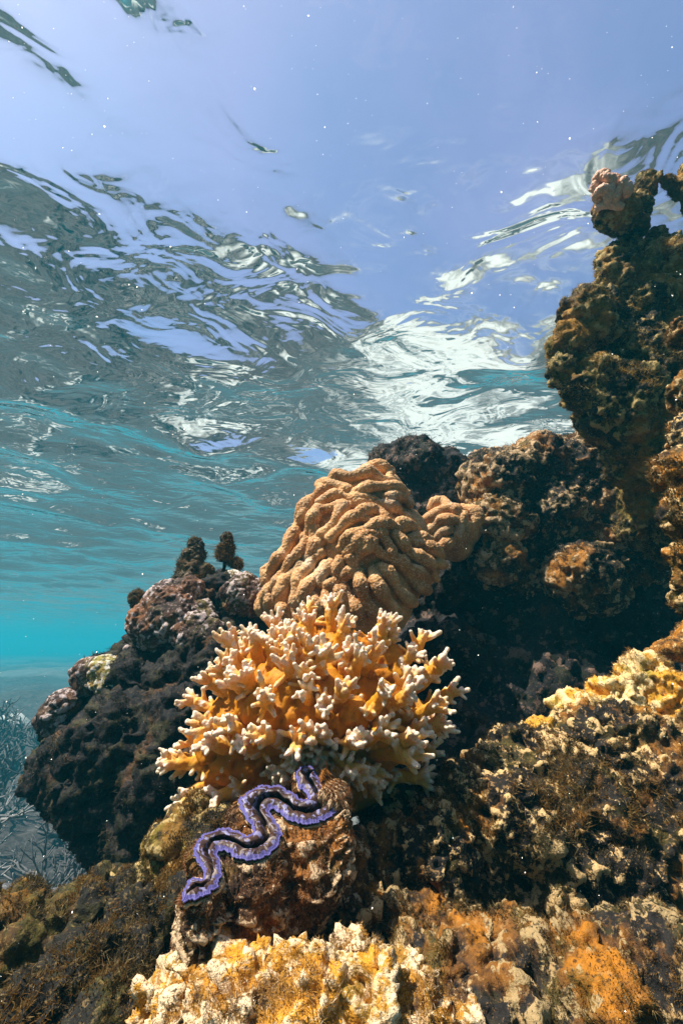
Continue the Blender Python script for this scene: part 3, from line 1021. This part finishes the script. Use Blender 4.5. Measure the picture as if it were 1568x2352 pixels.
def resample(P, n):
    P = np.asarray(P, float)
    # smooth Catmull-like by repeated corner rounding
    for _ in range(2):
        Q = [P[0]]
        for a, b in zip(P[:-1], P[1:]):
            Q += [a * .75 + b * .25, a * .25 + b * .75]
        Q.append(P[-1]); P = np.array(Q)
    s = np.concatenate([[0], np.cumsum(np.linalg.norm(np.diff(P, axis=0), axis=1))])
    u = np.linspace(0, s[-1], n)
    return np.stack([np.interp(u, s, P[:, k]) for k in range(P.shape[1])], 1)


BACK = rq((228, 1140), (238, 1050), (280, 990), (330, 978), (372, 1000), (390, 960), (365, 900), (325, 860), (308, 800), (325, 740), (370, 690), (440, 650), (520, 632), (585, 640), (635, 675), (690, 690), (728, 660), (715, 615),
          (680, 575), (650, 530), (622, 480), (620, 435), (665, 400), (720, 362), (780, 340), (860, 333), (930, 348), (980, 380), (1020, 415), (1070, 445), (1112, 430), (1095, 395), (1050, 370), (1020, 310), (1015, 245), (1050, 203), (1100, 195), (1135, 215))
FRONT = rq((235, 1150), (290, 1122), (360, 1110), (420, 1082), (470, 1030), (497, 970), (490, 900), (472, 840), (470, 790), (510, 785), (560, 812), (620, 842), (700, 852), (780, 840), (850, 800), (900, 740), (917, 680), (900, 615), (862, 570), (835, 530), (838, 492), (870, 490),
           (910, 530), (960, 570), (1030, 598), (1120, 602), (1200, 582), (1275, 540), (1318, 490), (1322, 440), (1300, 400), (1250, 385), (1200, 350), (1160, 260))
NP = 620


def clamY(p):
    return .425 - .115 * (p[:, 1] - 1755) / 320.0 + .02 * (p[:, 0] - 430) / 350


def w3(p, dY=0.0):
    Yv = clamY(p) + dY
    return np.array([at(a, b, c) for (a, b), c in zip(p, Yv)])


def mantle_mat():
    m, t, o = new_mat('clam_mantle')
    a = N(t, 'Attribute', attribute_name='dist')       # distance from the lip
    gp = N(t, 'Attribute', attribute_name='gap')
    s = N(t, 'Attribute', attribute_name='along')
    g = N(t, 'NewGeometry')
    n1 = noise_n(t, g.outputs['Position'], 210, 2, .5, .8)
    n2 = noise_n(t, g.outputs['Position'], 95, 3, .5, .8)
    ms = N(t, 'Math', operation='MULTIPLY'); ms.inputs[1].default_value = 105.0
    t.links.new(s.outputs['Fac'], ms.inputs[0])
    n3 = N(t, 'TexNoise', Scale=1.0); n3.noise_dimensions = '1D'
    t.links.new(ms.outputs[0], n3.inputs['W'])
    c = mixc(t, ramp(t, n2, [(.40, (0,)), (.65, (1,))]).outputs[0], (.030, .012, .008), (.085, .040, .022))
    c = mixc(t, ramp(t, n2, [(.60, (0,)), (.66, (.8,))]).outputs[0], c, (.34, .28, .24))
    c = mixc(t, ramp(t, n1, [(.56, (0,)), (.60, (.85,))]).outputs[0], c, (.24, .23, .40))
    # lavender rim whose short teeth run inwards
    w1 = N(t, 'Math', operation='MULTIPLY_ADD'); w1.inputs[1].default_value = -.34
    t.links.new(n3.outputs['Fac'], w1.inputs[0]); t.links.new(a.outputs['Fac'], w1.inputs[2])
    c = mixc(t, ramp(t, w1.outputs[0], [(.0, (1,)), (.04, (0,))]).outputs[0], c, (.13, .11, .31))
    c = mixc(t, ramp(t, a.outputs['Fac'], [(.03, (1,)), (.06, (0,))]).outputs[0], c, (.11, .09, .28))
    c = mixc(t, ramp(t, gp.outputs['Fac'], [(.25, (0,)), (.75, (.92,))]).outputs[0], c, (.006, .012, .022))  # near-black midline paints in the shade inside the slit
    b = N(t, 'BsdfPrincipled', Roughness=.45)
    t.links.new(c, b.inputs['Base Color'])
    b.inputs['Specular IOR Level'].default_value = .4
    bp = N(t, 'Bump', Strength=.5, Distance=.0012)
    t.links.new(n1, bp.inputs['Height']); t.links.new(bp.outputs[0], b.inputs['Normal'])
    t.links.new(b.outputs[0], o.inputs['Surface'])
    return m


def plain_mat(name, c, rough=.6, spec=.3):
    m, t, o = new_mat(name)
    g = N(t, 'NewGeometry')
    n = noise_n(t, g.outputs['Position'], 300, 3, .6)
    cc = mixc(t, n, tuple(x * .75 for x in c), tuple(min(1, x * 1.25) for x in c))
    b = N(t, 'BsdfPrincipled', Roughness=rough)
    b.inputs['Specular IOR Level'].default_value = spec
    t.links.new(cc, b.inputs['Base Color'])
    bp = N(t, 'Bump', Strength=.4, Distance=.0006)
    t.links.new(n, bp.inputs['Height']); t.links.new(bp.outputs[0], b.inputs['Normal'])
    t.links.new(b.outputs[0], o.inputs['Surface'])
    return m


M_MANTLE = mantle_mat()
M_LIP = plain_mat('mantle_lip', (.10, .09, .27), .5)
M_RIM = plain_mat('shell_rim', (.60, .40, .20), .6)
M_SHELL = rock_mat('clam_shell', (.030, .013, .005), (.34, .12, .012), (.12, .065, .008), (.60, .42, .24), .35, .8, sc_=1.6, off=21)


def loft(A, B, rows, sag, seed=0):
    """surface from curve A to curve B, sagging along a direction in the middle"""
    n = len(A)
    V, acr, alo = [], [], []
    for r_ in range(rows + 1):
        t_ = r_ / rows
        P = A * (1 - t_) + B * t_ + sag(t_)
        V.append(P); acr.append(np.full(n, t_)); alo.append(np.linspace(0, 1, n))
    V = np.vstack(V)
    i = np.arange(rows)[:, None]; j = np.arange(n - 1)[None]
    a = i * n + j
    Fq = np.stack([a, a + 1, a + 1 + n, a + n], -1).reshape(-1, 4)
    return V, Fq, np.concatenate(acr), np.concatenate(alo)


def inside(P, poly):
    x, y = P[:, 0], P[:, 1]
    c = np.zeros(len(P), bool)
    j = len(poly) - 1
    for i in range(len(poly)):
        xi, yi = poly[i]; xj, yj = poly[j]
        if yi != yj:
            c ^= ((yi > y) != (yj > y)) & (x < (xj - xi) * (y - yi) / (yj - yi) + xi)
        j = i
    return c


def nearest(P, C):
    best = np.full(len(P), 1e9); idx = np.zeros(len(P), int)
    for k in range(0, len(C)):
        d = (P[:, 0] - C[k, 0]) ** 2 + (P[:, 1] - C[k, 1]) ** 2
        m_ = d < best
        best[m_] = d[m_]; idx[m_] = k
    return np.sqrt(best), idx


def matched(F_, B_, keysF, keysB, n):
    """resample two curves so that the listed points correspond"""
    fi = [int(np.argmin(((F_ - k) ** 2).sum(1))) for k in keysF]
    bi = [int(np.argmin(((B_ - k) ** 2).sum(1))) for k in keysB]
    u = np.linspace(0, 1, n)
    kf = np.array(fi) / (len(F_) - 1)
    iF = u * (len(F_) - 1)
    iB = np.interp(u, kf, bi)
    g = lambda C, i: np.stack([np.interp(i, np.arange(len(C)), C[:, k]) for k in range(2)], 1)
    return g(F_, iF), g(B_, iB)


def clam():
    bk, fr_ = resample(BACK, NP), resample(FRONT, NP)
    for c_, sd_ in ((bk, 3), (fr_, 8)):        # ruffled edge
        z3 = np.stack([c_[:, 0], c_[:, 1], c_[:, 0] * 0], 1)
        e_ = np.clip(np.minimum(np.arange(NP), NP - 1 - np.arange(NP)) / 20.0, 0, 1)
        for kx in (0, 1):
            c_[:, kx] += (pnoise(z3, .09, sd_ + kx) * 7.0 + pnoise(z3, .19, sd_ + 20 + kx) * 5.5) * e_
    base = at(620, 2120, .40)
    root = tag(empty('giant_clam', base), 'giant clam with wavy purple edged mantle, set in its brown crusted shell in the foreground', 'clam')
    Bk, Fr = w3(bk), w3(fr_)
    inn = np.array([.15, .85, -.45]); inn /= np.linalg.norm(inn)
    upv = np.array([-.1, -.55, .75]); upv /= np.linalg.norm(upv)
    poly = np.vstack([bk, fr_[::-1]])[::3]
    x0, y0 = poly.min(0) - 1; x1, y1 = poly.max(0) + 1
    st = .95
    nx, ny = int((x1 - x0) / st) + 1, int((y1 - y0) / st) + 1
    gx, gy = np.meshgrid(x0 + np.arange(nx) * st, y0 + np.arange(ny) * st)
    P = np.stack([gx.ravel(), gy.ravel()], 1)
    ins = inside(P, poly)
    d1, i1 = nearest(P, bk[::2]); d2, i2 = nearest(P, fr_[::2])
    isb = d1 < d2
    dm = np.minimum(d1, d2)
    rat = dm / (.5 * (d1 + d2) + 1e-6)
    wid = np.clip((d1 + d2) / 60.0, .25, 1.5)
    gap = np.clip((rat - .74) / .26, 0, 1)
    dep = .012 * wid * gap ** 1.3
    bul = .0030 * np.sin(np.pi * np.clip(dm / 26.0, 0, 1)) + pnoise(np.stack([P[:, 0], P[:, 1], P[:, 0] * 0], 1), .05, 4) * .002 * np.clip(dm / 12, 0, 1)
    W = w3(P) + inn * dep[:, None] + upv * bul[:, None] + inn * .0002
    for flag in (True, False):
        ok = (ins & (isb == flag)).reshape(ny, nx)
        okd = ok.copy()
        # grow by one cell so both halves and the lips meet
        okd[1:] |= ok[:-1]; okd[:-1] |= ok[1:]; okd[:, 1:] |= ok[:, :-1]; okd[:, :-1] |= ok[:, 1:]
        q_ = okd[:-1, :-1] & okd[1:, :-1] & okd[:-1, 1:] & okd[1:, 1:]
        jj, ii = np.nonzero(q_)
        a_ = jj * nx + ii
        Fq = np.stack([a_, a_ + nx, a_ + nx + 1, a_ + 1], 1)
        used, inv = np.unique(Fq, return_inverse=True)
        me = mesh_from(W[used], inv.reshape(-1, 4))
        attr(me, 'dist', (dm[used]) / 30.0)
        attr(me, 'gap', gap[used] * np.clip(wid[used], 0, 1))
        attr(me, 'along', (i1 if flag else i2)[used] / (NP / 2.0))
        mo = link('mantle', me, M_MANTLE, root)
        V, Fc = tube(Bk if flag else Fr, np.full(NP, .0005), 7)
        link('mantle_lip', mesh_from(V, Fc), M_LIP, mo)
    botc = resample(rq((225, 1180), (245, 1260), (300, 1320), (380, 1380), (480, 1420), (600, 1440), (740, 1450), (880, 1440), (1000, 1400), (1100, 1320), (1180, 1220), (1260, 1100), (1320, 950), (1360, 800), (1385, 650), (1395, 520), (1385, 420), (1350, 340), (1290, 280), (1220, 210)), NP)
    frm, bot = matched(fr_, botc, rq((235, 1150), (470, 1030), (700, 852), (917, 680), (838, 492), (1120, 602), (1318, 490), (1160, 260)),
                       rq((225, 1180), (360, 1370), (640, 1440), (900, 1435), (1030, 1380), (1250, 1110), (1380, 640), (1220, 210)), NP)
    Fm = w3(frm)
    Bo = np.array([at(a, b, .405 + .02 * (a - 430) / 350) for (a, b) in bot])
    rows = 90
    outv = np.array([.1, -.85, -.1])
    u_ = np.linspace(0, 1, NP)
    env = np.clip(np.minimum(u_ / .1, (1 - u_) / .22), 0, 1) ** .7
    V, Fq, ac, al = loft(Fm + inn * .0035, Bo, rows, lambda t_: (outv * .036 * math.sin(math.pi * t_ ** .8) + np.array([0, 0, -.012]) * math.sin(math.pi * t_)) * env[:, None])
    me = mesh_from(V, Fq)
    co, no = get_co(me), get_no(me)
    sgn = np.sign((no * (np.array([0, -1, 0]))).sum(1).mean())
    ramp_ = np.clip(ac * 14, 0, 1)
    wv = worley(co, 110, 5)
    fl = np.abs(np.sin(al * 3.14 * 9 + fbm(co, 20, 2, 3)))        # broad radial flutes
    scale_rows = np.clip(np.sin(ac * 60 + fbm(co, 45, 3, 8) * 5), 0, 1) ** 2
    h = fbm(co, 40, 4, 9, .6) * .008 + (fbm(co, 90, 3, 12, ridged=True)) * .004 + scale_rows * .0036 + fl * .002 + np.sqrt(np.clip(1 - (wv / .7) ** 2, 0, 1)) * .002
    co = co + no * sgn * ((h - h.mean() * .6) * ramp_)[:, None]
    me.vertices.foreach_set('co', co.astype(np.float32).ravel()); me.update()
    hs = (h - h.mean()) / h.std() * .5
    attr(me, 'h', hs)
    sv = link('shell_valve', me, M_SHELL, root)
    link('algae_turf', turf(me, 30000, .0040, .00020, 91, 30), M_TURFR, root)
    V, Fc = tube(Fr + inn * .003 + np.array([0, -.0006, -.0016]), .0010 + .0010 * pnoise(Fr, 120, 3), 7)
    link('shell_rim', mesh_from(V, Fc), M_RIM, sv)
    # back valve: a thin crusted wall behind the back lip
    tap = (.15 + .85 * np.sin(np.linspace(0, np.pi, NP)))[:, None]
    dn = np.array([-.01, .05, -.05])
    V, Fq, ac, al = loft(Bk + inn * .004 + np.array([-.001, .002, 0]), Bk + inn * .004 + dn * tap, 24, lambda t_: np.array([-.012, .0, .004]) * math.sin(math.pi * t_) * tap)
    me = mesh_from(V, Fq)
    co, no = get_co(me), get_no(me)
    h = fbm(co, 60, 3, 19, .6) * .004 * np.clip(ac * 8, 0, 1)
    me.vertices.foreach_set('co', (co + no * h[:, None]).astype(np.float32).ravel()); me.update()
    attr(me, 'h', fbm(co, 50, 2, 4))
    sv2 = link('shell_valve', me, M_SHELL, root)
    V, Fc = tube(Bk + inn * .004 + np.array([-.0012, .0018, -.0008]), .0011 + .0009 * pnoise(Bk, 120, 4), 7)
    link('shell_rim', mesh_from(V, Fc), M_RIM, sv2)
    link('algae_turf', turf(me, 9000, .0042, .0002, 93, 30, mask_bias=.3), M_TURFR, root)


M_TURFR = turf_mat('algae_turf_rust', (.10, .03, .006), (.55, .36, .20), (.30, .10, .015))
clam()
rock('rock_mound', 'dark rust brown rock mound that carries the giant clam',
     [(640, 2060, .465, 105), (570, 2110, .44, 75), (700, 2070, .47, 100), (730, 1980, .50, 80), (660, 2150, .42, 85), (560, 2030, .465, 70), (740, 2110, .46, 80), (800, 2010, .455, 50), (815, 1940, .46, 42), (785, 2090, .44, 55), (470, 2110, .43, 40), (690, 1930, .52, 70), (570, 1930, .50, 50)],
     M_SHELL, .0024, .008, 16, seed=95, tn=12000, tl=.004, tw=.00025, tmat=M_TURFR)

# ------------------------------------------------------------------ small things on the foreground rock
def anemone(label, px, py, Y, r, seed):
    rs = np.random.default_rng(seed)
    c = at(px, py, Y); s = r * pxs(px, py, Y)
    root = tag(empty('coral_polyp', c), label, 'coral')
    V, Fc = blobs_mesh([(c, s * .4)], .2, seed)
    link('polyp_disc', mesh_from(V, Fc), plain_mat('polyp_disc', (.45, .13, .03)), root)
    mt = plain_mat('polyp_arm', (.60, .42, .30))
    for k in range(13):
        a = k / 13 * 6.283 + rs.normal(0, .15)
        d = np.array([math.cos(a), -.6, math.sin(a) * .8]) + rs.normal(0, .12, 3)
        ts = np.linspace(0, 1, 6)[:, None]
        P = c + d * s * ts + np.array([0, -.1, -.15]) * s * ts ** 2
        V, Fc = tube(P, s * np.linspace(.16, .07, 6), 7)
        link('arm', mesh_from(V, Fc), mt, root)


anemone('small pale star shaped coral polyp on the lower left terrace', 245, 2180, .395, 44, 101)


# ------------------------------------------------------------------ staghorn corals far left
def staghorn(c, size, seed, label, mat):
    rs = np.random.default_rng(seed)
    parts = []

    def grow(p, d, L, r, lev):
        n = 5
        P = [p]
        for k in range(n):
            d = d + rs.normal(0, .16, 3) + np.array([0, 0, .06]); d = d / np.linalg.norm(d)
            P.append(P[-1] + d * L / n)
        parts.append(tube(P, np.linspace(r, r * .62, n + 1), 6))
        if lev > 0:
            for k in range(int(rs.integers(2, 4))):
                dd = d + rs.normal(0, .62, 3); dd[2] = abs(dd[2]) * .8 + .1; dd /= np.linalg.norm(dd)
                grow(P[int(rs.integers(2, n + 1))], dd, L * (.62 + .25 * rs.random()), r * .72, lev - 1)
    for k in range(8):
        a = rs.random() * 6.28
        d = np.array([math.cos(a) * .8, math.sin(a) * .8, .55 + .5 * rs.random()]); d /= np.linalg.norm(d)
        grow(np.array(c) + np.array([math.cos(a), math.sin(a), 0]) * size * .12, d, size * .36, size * .026, 4)
    V, Fc = joined(parts)
    o = link('staghorn_coral', mesh_from(V, Fc), mat)
    recentre(o, np.array(c))
    tag(o, label, 'coral', 'grey staghorn corals on the sea floor at far left')


def floor_z(x, y):
    P = np.array([[x, y, 0.]])
    return float(FLOOR_Z + fbm(P, .45, 4, 40)[0] * .35 + fbm(P, 2.3, 3, 44)[0] * .07)


M_STAG = plain_mat('staghorn_coral', (.27, .26, .24), .8)
M_STAG2 = plain_mat('staghorn_coral_dark', (.13, .125, .12), .8)
SG = [(-1.35, 1.75, .50, 'pale antler shaped staghorn coral nearest the camera at the left edge', M_STAG),
      (-1.05, 2.15, .42, 'dim grey staghorn coral directly left of the black overhanging rock', M_STAG2),
      (-1.85, 2.35, .55, 'tall pale staghorn coral at the left edge, behind the nearest one', M_STAG),
      (-1.40, 2.9, .55, 'dark staghorn thicket half hidden by the black overhanging rock', M_STAG2),
      (-2.3, 3.3, .6, 'bushy staghorn coral cut by the left edge of the view, beyond the tall pale one', M_STAG2),
      (-1.7, 3.8, .6, 'faded staghorn coral in the distance left of the reddish knobbly coral', M_STAG),
      (-2.9, 4.6, .7, 'faint staghorn coral farthest left in the blue distance', M_STAG2),
      (-2.0, 5.2, .7, 'faintest and farthest staghorn coral, low against the blue water', M_STAG2),
      (-.80, 1.75, .26, 'low pale staghorn clump on the sand beneath the black overhang', M_STAG)]
for k, (x, y, s, lb, mt) in enumerate(SG):
    staghorn((x, y, floor_z(x, y) - .03), s, 200 + k, lb, mt)
V, Fc = blobs_mesh([((-.78, 1.5, -.80), (.30, .22, .12)), ((-1.1, 1.6, -.86), (.3, .3, .12)), ((-.5, 1.35, -.84), (.25, .2, .12))], .3, 301)
me = displaced(remesh(V, Fc, .008, 2), .025, 5, seed=301)
o = link('sand_mound', me, None)
m, t, o_ = new_mat('grey_rubble'); g = N(t, 'NewGeometry'); n1 = noise_n(t, g.outputs['Position'], 18, 6, .75, .4)
c = mixc(t, ramp(t, n1, [(.4, (0,)), (.65, (1,))]).outputs[0], (.05, .05, .05), (.20, .19, .18))
b = N(t, 'BsdfPrincipled', Roughness=.9); t.links.new(c, b.inputs['Base Color']); t.links.new(b.outputs[0], o_.inputs['Surface'])
me.materials.append(m)
o['kind'] = 'structure'

# ------------------------------------------------------------------ suspended specks in the water
M_SPECK, t, o_ = new_mat('speck')
b = N(t, 'BsdfDiffuse'); b.inputs['Color'].default_value = (.85, .83, .78, 1)
b2 = N(t, 'BsdfTranslucent'); b2.inputs['Color'].default_value = (.95, .93, .88, 1)
ad_ = N(t, 'AddShader'); t.links.new(b.outputs[0], ad_.inputs[0]); t.links.new(b2.outputs[0], ad_.inputs[1]); t.links.new(ad_.outputs[0], o_.inputs['Surface'])
rs = np.random.default_rng(77)
V0, F0 = ICO[1]
Vs, Fs, n = [], [], 0
for k in range(800):
    Yd = .18 + 1.3 * rs.random() ** 1.1
    p = at(rs.random() * 1800 - 110, rs.random() * 2500 - 80, 1.0)
    p = p / np.linalg.norm(p) * Yd
    if p[2] > WATER_Z - .06:
        continue
    r = (.00020 + .0008 * rs.random() ** 5) * (Yd / .7)
    Vs.append(V0 * r * (1 + .3 * rs.normal(0, 1, 3)) + p); Fs.append(F0 + n); n += len(V0)
sp = link('suspended_specks', mesh_from(np.vstack(Vs), np.vstack(Fs)), M_SPECK)
sp['kind'] = 'stuff'
